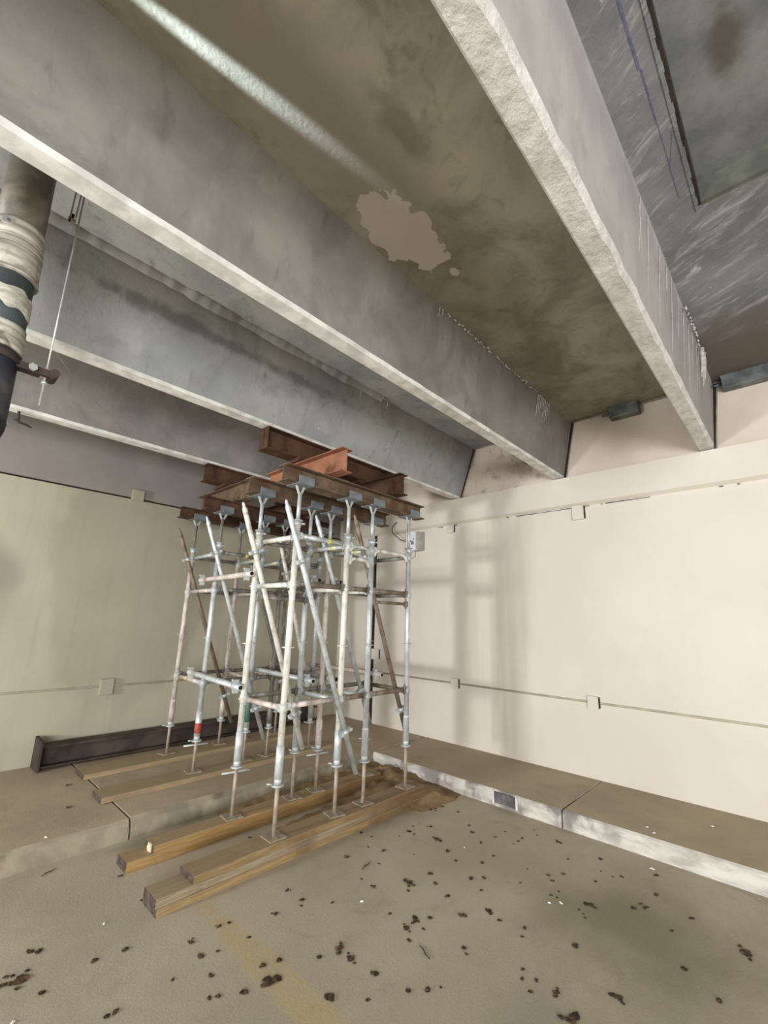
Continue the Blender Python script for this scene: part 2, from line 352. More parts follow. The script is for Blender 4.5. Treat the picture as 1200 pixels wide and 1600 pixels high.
# ------------------------------------------------------------------ setting: floor and raised slabs
X0, X1, Y0, Y1, ZS = -6.0, 5.0, -5.5, 5.7, 3.95
fl = struct(MB().box((X0, Y0, -0.15), (X1+0.2, Y1+0.2, 0)).build('floor', 'floor'), 'dusty brown concrete garage floor with worn yellow line', 'floor')
def rough_slab(x0, x1, y0, y1, z, edge, mats, jit=0.012, n=40):
    """raised slab; the exposed edge ('y' = low y side, 'x' = low x side) is worn and uneven"""
    b = MB(); rows = []
    for i in range(n+1):
        t = i/n
        k = [mn.noise(Vector((t*9+s*7, x0*3, y0*2))) for s in range(3)]
        if edge == 'y':
            x = x0+(x1-x0)*t
            rows.append([(x, y0-0.035+k[0]*jit*1.4, -0.01), (x, y0+k[1]*jit, z-0.03+k[0]*jit), (x, y0+0.04+k[2]*jit*1.5, z), (x, y1, z)])
        else:
            y = y0+(y1-y0)*t
            rows.append([(x0-0.006+k[0]*jit*0.4, y, -0.01), (x0+k[1]*jit*0.4, y, z-0.012), (x0+0.015+k[2]*jit*0.6, y, z), (x1, y, z)])
    for i in range(n):
        for j in range(3):
            b.add([rows[i][j], rows[i+1][j], rows[i+1][j+1], rows[i][j+1]], [(0, 1, 2, 3)], 0 if j == 2 else 1)
    # ends
    for r_, fl_ in ((rows[0], 1), (rows[-1], 0)):
        vs = r_ + [(r_[3][0], r_[3][1], -0.01)]
        b.add(vs, [(0, 1, 2, 3, 4)], 1)
    return b.build('slab_section', mats, fl)
rough_slab(X0, 1.44, 3.84, Y1, 0.125, 'y', ('walk', 'kerbdirt'), 0.03)
rough_slab(1.455, 5.0, 3.84, Y1, 0.13, 'y', ('walk', 'kerbdirt'), 0.012)
rough_slab(4.0, 5.0, 1.69, 3.84, 0.13, 'x', ('walk', 'kerbwhite'))
rough_slab(4.0, 5.0, Y0, 1.675, 0.13, 'x', ('walk', 'kerbwhite'))
MB().box((3.985, 2.09, 0.03), (3.999, 2.29, 0.118)).build('dark_patch', 'patch', fl)
for y in (2.075, 2.30): MB().box((3.983, y-0.008, 0.02), (3.999, y+0.008, 0.125)).build('white_line', 'patchline', fl)

# ------------------------------------------------------------------ setting: ceiling bays
def slab(x0, x1, y0, y1, mat, z=ZS): return struct(MB().box((x0, y0, z), (x1, y1, 4.4)).build('ceiling', mat), 'concrete slab between beams', 'ceiling')
slab(X0, 5.2, 0.5, 1.9, 'slab_brown'); slab(X0, 5.2, 1.9, 3.3, 'beam2'); slab(X0, 5.2, 3.3, Y1+0.2, 'beam3')
slab(X0, 5.2, 0.11, 0.5, 'slab_grey'); slab(2.66, 5.2, Y0, 0.11, 'slab_grey')
slab(X0, 2.66, Y0, 0.11, 'recess', 4.09)
MB().box((X0, 0.094, ZS-0.002), (2.65, 0.112, 4.09)).build('recess_shade_strip', 'dark', bpy.data.objects['ceiling.005'])  # added dark strip, paints shade on the long side of the recess
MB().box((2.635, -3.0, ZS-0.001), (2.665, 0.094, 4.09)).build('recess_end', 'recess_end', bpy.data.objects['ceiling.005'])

def beam(yb0, yb1, yt0, yt1, mats, label, rough=0.0):
    b = MB(); n = 90; rows = []
    xa, xb = X0, 4.985
    for i in range(n+1):
        t = i/n; x = xa+(xb-xa)*(t**0.7)
        k = [mn.noise(Vector((x*6, yb0*5, s*4.0))) for s in range(4)]
        k2 = [mn.noise(Vector((x*17, yb0*5, s*4.0+9))) for s in range(4)]
        J = lambda q: (k[q]+0.7*k2[q])*rough
        z = 3.27
        rows.append([(x, yt0, ZS+0.02), (x, yt0+0.012, ZS-0.03), (x, yb0-0.004+J(0)*0.5, z+0.02+rough+J(1)), (x, yb0+0.008+rough*0.6+J(2), z+J(3)*0.25),
                     (x, yb1-0.008, z), (x, yb1+0.003, z+0.014), (x, yt1, ZS+0.02)])
    m = len(rows[0])
    for i in range(n):
        for j in range(m-1):
            b.add([rows[i][j], rows[i+1][j], rows[i+1][j+1], rows[i][j+1]], [(0, 1, 2, 3)], 1 if j in (2, 3, 4) else 0)
    for r_ in (rows[0], rows[-1]): b.add(r_, [tuple(range(m))], 0)
    return struct(b.build('ceiling_beam', mats), label, 'beam')
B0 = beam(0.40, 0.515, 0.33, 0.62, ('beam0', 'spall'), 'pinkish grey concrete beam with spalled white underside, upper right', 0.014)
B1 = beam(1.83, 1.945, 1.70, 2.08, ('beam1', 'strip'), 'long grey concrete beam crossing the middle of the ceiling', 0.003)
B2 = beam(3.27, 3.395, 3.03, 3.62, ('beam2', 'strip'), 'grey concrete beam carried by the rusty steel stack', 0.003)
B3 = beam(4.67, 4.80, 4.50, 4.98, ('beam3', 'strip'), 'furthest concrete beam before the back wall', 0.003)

# lime crusts and drips along the beam / slab corners
def crust(parent, pts, r, n_each=1, name='lime_crust'):
    b = MB()
    for p in pts:
        rr = r*random.uniform(0.5, 1.3)
        q = Vector(p)+Vector((random.uniform(-.01, .01), random.uniform(-.012, 0.0), random.uniform(-.03, .0)))
        d = Vector((random.uniform(-1, 1)*2.4, random.uniform(-1, 0)*0.6, random.uniform(-1.4, -0.2))).normalized()*rr*2.2
        b.path([q-d*0.5, q-d*0.1, q+d*0.3, q+d*0.6], [rr*0.2, rr*0.8, rr*0.7, rr*0.15], 6)
    return b.build(name, 'crust', parent)
crust(B1, [(2.36+0.026*i+random.uniform(-.01, .01), 1.700, 3.945) for i in range(74) if random.random() > 0.12], 0.0105)
def drips(parent, xs, yt, zt, yb, zb, lens, name='lime_drip', r=0.0045):
    b = MB()
    for x, l in zip(xs, lens):
        pts = []
        for i in range(7):
            t = i/6*l; z = zt-t*(zt-zb); y = yt+(yb-yt)*t - 0.001
            pts.append((x+0.004*math.sin(i*1.7+x*9), y, z))
        b.path(pts, [r*1.4, r*1.2, r, r*1.0, r*0.8, r*0.7, r*0.3], 6)
    return b.build(name, 'crust', parent)
drips(B1, [4.10+0.035*i for i in range(9)], 1.702, 3.94, 1.826, 3.29, [random.uniform(.15, .38) for _ in range(9)])
drips(B1, [2.36, 2.40], 1.702, 3.94, 1.826, 3.29, [.12, .08])
drips(B0, [2.35, 2.52, 2.8, 3.0, 3.15, 3.35, 3.55, 3.75, 3.9, 4.1, 4.2], 0.335, 3.93, 0.398, 3.31, [.55, .8, .9, .6, .95, .7, .95, .9, .5, .9, .75], r=0.0018)
crust(B0, [(3.5+0.035*i, 0.322, 3.93-0.0005*i) for i in range(22)], 0.010)
b = MB()
for x, z0, z1, r in ((4.22, 3.93, 3.66, 0.014), (4.27, 3.93, 3.6, 0.010), (4.33, 3.94, 3.72, 0.013), (4.38, 3.92, 3.66, 0.008)):
    b.path([(x, 0.318, z0), (x+.005, 0.322, z0-(z0-z1)*.3), (x, 0.335, z0-(z0-z1)*.7), (x, 0.35, z1)], [r*1.6, r, r*.6, r*.2], 8)
b.build('lime_drip', 'crust', B0)
drips(B2, [2.82, 3.22], 3.032, 3.93, 3.266, 3.3, [.14, .10], r=0.003)
# rough lime ridge along the corner of the third beam
b = MB(); rows = []
for i in range(240):
    x = 0.0+i*0.013; k = mn.noise(Vector((x*3, 1, 2)))*.018+mn.noise(Vector((x*13, 4, 2)))*.009
    rows.append([(x, 2.985+k, ZS), (x, 2.99+k, ZS-.018+k*.3), (x, 3.03, ZS-.05+k)])
for i in range(239):
    for j in range(2): b.add([rows[i][j], rows[i+1][j], rows[i+1][j+1], rows[i][j+1]], [(0, 1, 2, 3)], 0, True)
b.build('rough_fillet', 'beam2', B2)

# ------------------------------------------------------------------ setting: walls
YG = 4.88
wr = struct(MB().box((5.03, Y0, -0.1), (5.2, Y1+0.2, 4.2)).build('wall_right', 'dark'), 'cream painted right wall of large panels', 'wall')
def panel(name, a, b_, mat, parent, bv=0.004): return MB().box(a, b_).build(name, mat, parent, bv)
for ya, yb in ((Y0, YG-0.012), (YG+0.012, Y1+0.02)):
    panel('wall_panel', (5.0, ya, 0.10), (5.06, yb, 0.836), 'cream', wr)
    panel('wall_panel', (5.0, ya, 0.846), (5.06, yb, 2.95), 'cream', wr)
panel('upper_wall', (5.0, Y0, 2.96), (5.06, Y1+0.02, ZS+0.02), 'upper', wr)
b = MB().tube((5.0, Y0, 0.843), (5.0, Y1, 0.843), 0.011, n=8); b.build('joint_bead', 'beadwall', wr)
# ledge carrying the beams
lg = MB()
lg.prism([(0.0, 0.0), (-0.052, 0.03), (-0.055, 0.35), (0.0, 0.35)], (5.0, Y0, 2.91), (1, 0, 0), (0, 0, 1), (0, Y1-Y0, 0))
lg.build('trim_1', 'cream')
struct(bpy.data.objects['trim_1'], 'cream ledge running along the right wall under the beam ends', 'ledge')
b = MB()
for i in range(26):
    y = random.uniform(0.1, 4.6)**1.0; l = random.choice((.02, .03, .05, .25))
    b.box((4.990, y, 2.898), (5.0, y+l, 2.898+random.uniform(.003, .007)))
b.build('cracked_filler', 'dark', bpy.data.objects['trim_1'])
MB().box((4.99, YG-0.028, 0.13), (5.002, YG+0.024, 2.93)).build('panel_gap', 'dark', wr)
# joint covers on the right wall
def cover(y, z, wy, wz, parent, x=5.0):
    MB().box((x-0.035, y-wy/2, z-wz/2), (x+0.002, y+wy/2, z+wz/2)).box((x-0.012, y-wy/2-0.012, z-wz/2+0.01), (x, y-wy/2, z+wz/2-0.005), 1).build('joint_cover', ('cream', 'dark'), parent, 0)
cover(3.38, 0.84, 0.10, 0.13, wr); cover(1.70, 0.845, 0.10, 0.12, wr)
cover(3.42, 2.855, 0.09, 0.12, wr); cover(1.70, 2.835, 0.12, 0.16, wr); cover(4.80, 1.10, 0.14, 0.15, wr)
# dark joints round the beam ends + beads at the slab corner
b = MB()
for yt, yb in ((0.33, 0.40), (1.70, 1.83), (3.03, 3.27), (4.50, 4.67)):
    b.prism([(yt-0.022, ZS), (yt, ZS), (yb, 3.265), (yb-0.018, 3.265)], (4.988, 0, 0), (0, 1, 0), (0, 0, 1), (0.02, 0, 0))
b.build('beam_end_gap', 'dark', wr)
b = MB()
for ya, yb in ((0.62, 1.69), (2.08, 3.02), (3.6, 4.5), (-2, 0.33)): b.tube((4.985, ya, ZS-0.012), (4.985, yb, ZS-0.012), 0.012, n=8)
for yt, yb in ((0.30, 0.385), (1.665, 1.80), (3.0, 3.235)): b.tube((4.985, yt, ZS-0.01), (4.985, yb-0.0, 3.27), 0.007, n=8)
b.build('sealant_bead', 'bead', wr)
for ya, yb in ((0.97, 1.26), (-0.11, 0.26)):
    t = thing('metal_box', 'dull galvanised metal box under the slab between the two nearest beams' if ya > 0.5 else 'dark metal box under the slab in the corner beyond the spalled beam', 'metal box', (4.94, (ya+yb)/2, 3.87))
    w_ = (yb-ya)/2
    MB().box((-0.05, -w_, -0.05), (0.06, w_, 0.08)).build('casing', 'tin', t, 0.004)
    MB().box((-0.056, -w_-0.004, 0.055), (0.06, w_+0.004, 0.08)).build('lid', 'tin', t, 0.002)
    MB().tube((0.03, w_+0.0, 0.03), (0.03, w_+0.09, 0.03), 0.012).build('stub_pipe', 'tin', t)

wb = struct(MB().box((X0, Y1+0.03, -0.1), (X1+0.2, Y1+0.2, 4.2)).build('wall_back', 'dark'), 'patchy cream back wall behind the scaffold', 'wall')
panel('wall_panel', (X0, Y1, 0.10), (5.0, Y1+0.05, 0.81), 'back', wb); panel('wall_panel', (X0, Y1, 0.82), (5.0, Y1+0.05, 2.925), 'back', wb)
panel('upper_wall', (X0, Y1, 2.945), (5.0, Y1+0.05, ZS+0.02), 'backup', wb)
MB().tube((X0, Y1, 0.815), (5.0, Y1, 0.815), 0.011, n=8).build('joint_bead', 'beadwall', wb)
for x, z, wx, wz in ((1.685, 0.81, 0.13, 0.16), (1.68, 2.975, 0.13, 0.13)):
    MB().box((x-wx/2, Y1-0.035, z-wz/2), (x+wx/2, Y1+0.002, z+wz/2)).build('joint_cover', 'back', wb, 0.003)

# chalk line snapped on the slab (blue), just off the recess edge
b = MB()
pts = [(0.9, 0.19), (1.43, 0.19), (1.73, 0.182), (2.02, 0.178), (2.25, 0.178), (2.53, 0.18)]
for p, q in zip(pts, pts[1:]): b.box((p[0], min(p[1], q[1])-0.0012, ZS-0.0015), (q[0], max(p[1], q[1])+0.0012, ZS+0.001))
b.add([(2.10, 0.135, ZS-.0015), (2.104, 0.133, ZS-.0015), (2.29, 0.176, ZS-.0015), (2.286, 0.178, ZS-.0015)], [(0, 1, 2, 3)])
b.build('chalk_line', 'chalk', bpy.data.objects['ceiling.003'])
# broken lip of the recess
b = MB()
for i in range(46):
    x = 0.3+i*0.052; b.box((x, 0.104+random.uniform(0, .006), ZS-0.004), (x+0.05, 0.125, ZS+0.01))
b.build('recess_lip', 'slab_grey', bpy.data.objects['ceiling.003'])

# ------------------------------------------------------------------ drain pipe, hanger rod, wire
t = thing('drain_pipe', 'grimy vertical drain pipe with taped couplings at the left edge', 'pipe', (0.02, 2.6, 3.95))
def ax(z):   # local: pipe leans slightly
    return Vector(((3.95-z)*0.032, 0, z-3.95))
def seg(z0, z1, r0, r1=None, n=32): return MB().tube(ax(z0), ax(z1), r0, r1, n)
seg(3.97, 3.44, 0.097).build('pipe_barrel', 'pipe', t)
cp = MB()
for za, zb, r in ((3.44, 3.40, 0.103), (3.40, 3.345, 0.106), (3.345, 3.335, 0.109), (3.335, 3.31, 0.104), (3.31, 3.30, 0.112), (3.30, 3.17, 0.110), (3.17, 3.155, 0.114)): cp.tube(ax(za), ax(zb), r, n=32)
c_ = cp.build('coupling', 'pband', t)
p = ax(3.40)+Vector((-0.05, -0.092, 0)); MB().box(p-Vector((.022, .008, .016)), p+Vector((.022, .008, .016))).build('clip', 'bolt', c_); MB().tube(p+Vector((0, -.007, 0)), p+Vector((0, -.012, 0)), .007).build('screw', 'greyt', c_)
seg(3.155, 2.82, 0.098).build('pipe_wrap', 'pipeg', t)
# ragged tape
b = MB(); n = 48; vs = []
for i in range(n):
    a = 2*PI*i/n; jz = 0.016*mn.noise(Vector((math.cos(a)*2.0, math.sin(a)*2.0, 3)))*2; jz2 = 0.024*mn.noise(Vector((math.cos(a)*1.8, math.sin(a)*1.8, 8)))*2
    for z, r in ((3.075+jz, 0.0985), (3.06+jz, 0.104), (3.02+jz*.6, 0.1035), (2.985+jz2, 0.105), (2.97+jz2, 0.0985)):
        c0 = ax(z); vs.append((c0.x+math.cos(a)*r, math.sin(a)*r, c0.z))
b.add(vs, [(i*5+j, ((i+1) % n)*5+j, ((i+1) % n)*5+j+1, i*5+j+1) for i in range(n) for j in range(4)], 0, True); b.build('torn_tape', 'ptape', t)
b = MB()
for za, zb, r in ((2.90, 2.87, 0.104), (2.87, 2.835, 0.107), (2.835, 2.80, 0.103), (2.80, 2.775, 0.107)): b.tube(ax(za), ax(zb), r, n=32)
c2_ = b.build('tape_band', 'ptape', t)
p = ax(2.86)+Vector((-0.02, -0.105, 0)); MB().box(p-Vector((.012, .006, .014)), p+Vector((.012, .006, .014))).build('clip', 'bolt', c2_)
seg(2.775, 2.43, 0.096).build('pipe_barrel', 'piped', t)
# clamp with lug and bolt
b = MB(); b.tube(ax(2.765), ax(2.725), 0.105, n=32)
b.box((0.10, -0.045, -1.232), (0.275, -0.022, -1.198)); b.box((0.10, -0.012, -1.232), (0.22, 0.01, -1.198))
b.tube((0.27, -0.075, -1.215), (0.27, 0.035, -1.215), 0.02, n=14)
cl = b.build('pipe_clamp', 'darksteel', t)
MB().tube((0.185, -0.06, -1.215), (0.185, 0.03, -1.215), 0.010, n=12).tube((0.185, -0.062, -1.215), (0.185, -0.045, -1.215), 0.019, n=6).build('bolt', 'bolt', cl)
# elbow at the bottom, turning left out of sight
pts = [ax(2.44)+Vector((-0.11*(1-math.cos(a)), 0, -0.14*math.sin(a))) for a in [i*PI/16 for i in range(9)]]
pts.append(pts[-1]+Vector((-0.5, 0, -0.02)))
MB().path(pts, 0.099, 28).build('elbow', 'piped', t)
b = MB(); q = ax(2.44); b.tube(q+Vector((-0.02, 0, -0.02)), q+Vector((-0.028, 0, -0.06)), 0.113, n=28); b.build('elbow_collar', 'pipeg', t)

t = thing('hanger_rod', 'thin bright threaded rod hanging beside the drain pipe', 'hanger rod', (0.247, 2.6, 3.95))
MB().tube((0, 0, -0.02), (0.018, -0.0, -1.375), 0.0042, n=8).build('threaded_rod', 'bolt', t)
for z_, r_ in ((-1.175, .011), (-1.243, .013)): MB().tube((0.016, 0, z_), (0.016, 0, z_-.018), r_, n=6).build('nut', 'bolt', t)
MB().box((-0.040, -0.012, -0.30), (-0.034, 0.012, 0)).box((-0.016, -0.012, -0.26), (-0.011, 0.012, 0)).box((-0.04, -0.014, -0.02), (0.05, 0.014, 0)).box((-0.045, -0.012, -0.30), (-0.010, 0.012, -0.285)).build('slotted_bracket', 'bead', t)
MB().tube((-0.028, -0.02, -0.27), (-0.028, 0.018, -0.27), 0.007, n=8).build('bolt', 'hole', t)
tag(MB().path([(0.35, 3.36, 3.262), (0.6, 3.7, 3.21), (0.95, 4.15, 3.215), (1.25, 4.66, 3.272)], 0.001, 6).build('wire', 'bead'), 'thin loose wire stretched under the beams beside the drain pipe', 'wire')

# ------------------------------------------------------------------ electrical box on the right wall
t = thing('electrical_box', 'small white and grey electrical box under the ledge behind the right post', 'electrical box', (4.998, 4.08, 2.73))
MB().box((-0.075, -0.19, -0.14), (0.0, -0.04, 0.13)).build('casing', 'greybox', t, 0.004)
MB().box((-0.095, -0.085, -0.13), (0.0, 0.085, 0.15)).build('cover', 'white', t, 0.003)
b = MB()
for a, b_ in (((-0.0, -0.045), (.012, .0)), ((.02, -.05), (.03, .01)), ((.035, -.05), (.045, .01)), ((.012, -.03), (.035, -.02)), ((.05, .0), (.065, .018)), ((-.005, .03), (.012, .045))):
    b.box((-0.0965, a[0]-.06, a[1]), (-0.095, b_[0]-.06, b_[1]))
b.build('printed_marks', 'ink', t)
MB().path([(-.04, .07, .0), (-.10, .20, .05), (-.14, .32, .16), (-.10, .36, .26), (-.07, .30, .34)], 0.006, 8).build('cable', 'dark', t)
MB().path([(-.03, -.05, -.13), (-.06, -.07, -.22), (-.07, 0, -.25), (-.05, .04, -.15)], 0.0025, 6).path([(-.03, 0, -.13), (-.08, 0, -.20), (-.06, .09, -.21), (-.05, .07, -.15)], 0.0025, 6).build('loose_wires', 'dark', t)

# ------------------------------------------------------------------ timbers
def plank(parent, x0, x1, y0, y1, z0, z1, mat, name='plank', seed=0, dx=0.0):
    """sawn timber with slightly wavy arrises; end grain darker"""
    b = MB(); n = 22; rows = []
    for i in range(n+1):
        x = x0+(x1-x0)*i/n
        j = lambda s: mn.noise(Vector((x*2.2, seed*3.1, s*5.0)))*0.007 + mn.noise(Vector((x*7, seed*3.1, s*5.0)))*0.003
        rows.append([(x, y0+j(1)+dx*i/n, z0), (x, y0+j(1)+dx*i/n, z1+j(3)*.5-.004), (x, y0+.005+j(1)+dx*i/n, z1+j(3)*.5), (x, y1-.005+j(2)+dx*i/n, z1+j(4)*.5), (x, y1+j(2)+dx*i/n, z1-.004), (x, y1+j(2)+dx*i/n, z0)])
    for i in range(n):
        for k in range(6): b.add([rows[i][k], rows[i+1][k], rows[i+1][(k+1) % 6], rows[i][(k+1) % 6]], [(0, 1, 2, 3)], 0)
    b.add(rows[0], [tuple(range(6))], 1); b.add(rows[-1], [tuple(range(6))], 1)
    return b.build(name, (mat, 'endgrain'), parent)
def timber(name, label, grp=None): return thing(name, label, 'timber', (0, 0, 0), grp)
G = 'timber sills under the scaffold posts'
def tim(x0, x1, y0, y1, z0, z1, mat, label, seed, dx=0.0):
    o = plank(None, x0, x1, y0, y1, z0, z1, mat, 'timber_sill', seed, dx); return tag(o, label, 'timber', G)
tim(1.255, 3.72, 2.79, 2.985, 0.0, 0.04, 'woodo', 'ochre board lowest in the nearest sill stack, dark split ends', 1)
tim(1.25, 3.66, 2.80, 2.975, 0.041, 0.085, 'woodg', 'grey timber in the middle of the nearest sill stack, its end sticking out', 2)
tim(1.45, 3.62, 2.80, 2.98, 0.086, 0.125, 'woodd', 'top plank of the nearest sill stack, under the front posts', 3)
tim(1.28, 3.70, 3.36, 3.53, 0.0, 0.058, 'wood', 'sandy timber under the second row of posts, lower piece with bare left end', 4)
tim(1.44, 3.62, 3.36, 3.52, 0.059, 0.103, 'wood', 'sandy timber with pale cut end, upper piece under the second row of posts', 5)
MB().prism([(0, 0), (0.05, 0.0), (0.06, 0.02), (0.045, 0.035), (0.05, 0.047), (0.0, 0.047)], (1.432, 3.40, 0.058), (0, 1, 0), (0, 0, 1), (0.012, 0, 0)).build('cut_end', 'endlight', bpy.data.objects['timber_sill.004'])
tim(1.36, 3.75, 4.26, 4.50, 0.131, 0.172, 'woodf', 'dusty plank on the raised slab under the third row of posts', 6)
tim(1.40, 3.75, 4.93, 5.22, 0.131, 0.172, 'woodf', 'dusty plank on the raised slab nearest the back wall', 7)

# ------------------------------------------------------------------ steel beams
def isec(parent_label, axis, a, b_, c, z0, z1, fw_, mat, grp, tf=0.010, tw=0.008, name='steel_beam', cat='steel beam', wm=None):
    """I-section lying along axis 'x' or 'y' from a to b_, centred on c"""
    h = z1-z0; f = fw_/2; w2 = tw/2
    prof = [(-f, 0), (f, 0), (f, tf), (w2, tf), (w2, h-tf), (f, h-tf), (f, h), (-f, h), (-f, h-tf), (-w2, h-tf), (-w2, tf), (-f, tf)]
    mb = MB()
    mid = (a+b_)/2; hl = (b_-a)/2
    if axis == 'x': mb.prism(prof, (-hl, 0, 0), (0, 1, 0), (0, 0, 1), (2*hl, 0, 0)); loc = (mid, c, z0)
    else: mb.prism(prof, (0, -hl, 0), (1, 0, 0), (0, 0, 1), (0, 2*hl, 0)); loc = (c, mid, z0)
    o = mb.build(name, mat); o.location = loc
    return tag(o, parent_label, cat, grp)
GS = 'rusty steel beams stacked on the scaffold'
HR = {1: 2.66, 2: 2.655, 3: 2.665, 4: 2.69}
YR = {1: 2.895, 2: 3.43, 3: 4.40, 4: 5.12}
isec('brown scaled steel beam on the heads of the front row of posts', 'x', 1.87, 3.63, YR[1], HR[1], 2.80, 0.13, 'rust2', GS)
isec('brown steel beam on the heads of the second row of posts', 'x', 1.88, 3.66, YR[2], HR[2], 2.80, 0.13, 'rust2', GS)
isec('dark rusty steel beam on the heads of the third row of posts', 'x', 1.93, 3.66, YR[3], HR[3], 2.80, 0.13, 'rust', GS)
isec('dark rusty steel beam on the rearmost row of posts near the back wall', 'x', 1.98, 3.66, YR[4], HR[4], 2.81, 0.13, 'rust', GS)
isec('orange primed steel cross beam poking out over the front row, left one', 'y', 2.64, 3.80, 2.32, 2.801, 3.01, 0.12, 'primer', GS)
isec('rusty steel cross beam over the front row, right one', 'y', 2.70, 3.80, 3.13, 2.801, 3.01, 0.12, 'rust', GS)
isec('brown steel cross beam over the rear rows, left one', 'y', 4.15, 5.30, 2.30, 2.811, 3.02, 0.12, 'rust2', GS)
isec('dark steel cross beam over the rear rows, right one', 'y', 4.15, 5.30, 3.13, 2.811, 3.02, 0.12, 'rust', GS)
tb = isec('dark rusty steel beam wedged directly under the third concrete beam', 'x', 1.92, 3.70, 3.335, 3.055, 3.262, 0.15, 'rust', GS)
MB().box((-0.885, -0.07, 0.01), (-0.877, 0.07, 0.197)).box((0.72, -0.07, 0.01), (0.728, 0.07, 0.197)).build('stiffener', 'rust', tb)
isec('short rusty steel beam wedged under the furthest concrete beam', 'x', 2.03, 3.60, 4.735, 3.065, 3.262, 0.14, 'rust', GS)
b = MB()
for k, (x, y, z) in enumerate(((2.32, 3.335, 3.012), (3.13, 3.335, 3.012), (2.30, 4.735, 3.022), (3.13, 4.735, 3.022))):
    o = MB().box((-0.09, -0.11, 0), (0.09, 0.11, 0.02)).box((-0.075, -0.12, 0.021), (0.085, 0.10, 0.041)).build('shim_plate', 'rust', None, 0.002)
    o.location = (x, y, z)
    tag(o, ['steel shim plates on the left front cross beam, under the top beam', 'steel shim plates on the right front cross beam, under the top beam', 'steel shim plates on the left rear cross beam', 'steel shim plates on the right rear cross beam'][k], 'shim plate', 'shim plates in the steel stack')

# column section lying along the back wall
t = thing('steel_column', 'dark brown steel column with end plate lying along the back wall', 'steel column', (1.16, 5.55, 0.131))
MB().prism([(-.09, .02), (.09, .02), (.09, .032), (.005, .032), (.005, .19), (.09, .19), (.09, .205), (-.09, .205), (-.09, .19), (-.005, .19), (-.005, .032), (-.09, .032)], (0, 0, 0), (0, 1, 0), (0, 0, 1), (3.3, 0, 0)).build('column_shaft', 'darksteel', t)
MB().box((-0.025, -0.13, 0), (0.0, 0.13, 0.27)).build('end_plate', 'darksteel', t, 0.003)

# ------------------------------------------------------------------ scaffold posts
ROWN = {1: 'front row', 2: 'second row', 3: 'third row', 4: 'rear row'}
COLN = {1: 'leftmost', 2: 'second from left', 3: 'third from left', 4: 'rightmost'}
XS = {1: [2.05, 2.60, 2.91, 3.45], 2: [2.03, 2.585, 2.84, 3.46], 3: [2.15, 2.67, 2.94, 3.50], 4: [2.19, 2.77, 3.06, 3.52]}
ZB = {1: 0.125, 2: 0.104, 3: 0.173, 4: 0.173}
TUBE = {(1,1): 'pale', (1,2): 'pale', (1,3): 'galv', (1,4): 'galv', (2,1): 'pale', (2,2): 'galv', (2,3): 'pinkt', (2,4): 'greyt',
        (3,1): 'galv', (3,2): 'galv', (3,3): 'greyt', (3,4): 'galv', (4,1): 'pinkt', (4,2): 'pinkt', (4,3): 'greyt', (4,4): 'greyt'}
DESC = {'pale': 'cream painted', 'galv': 'galvanised', 'pinkt': 'worn pinkish', 'greyt': 'dull grey'}
LEV = (0.95, 1.85, 2.23)
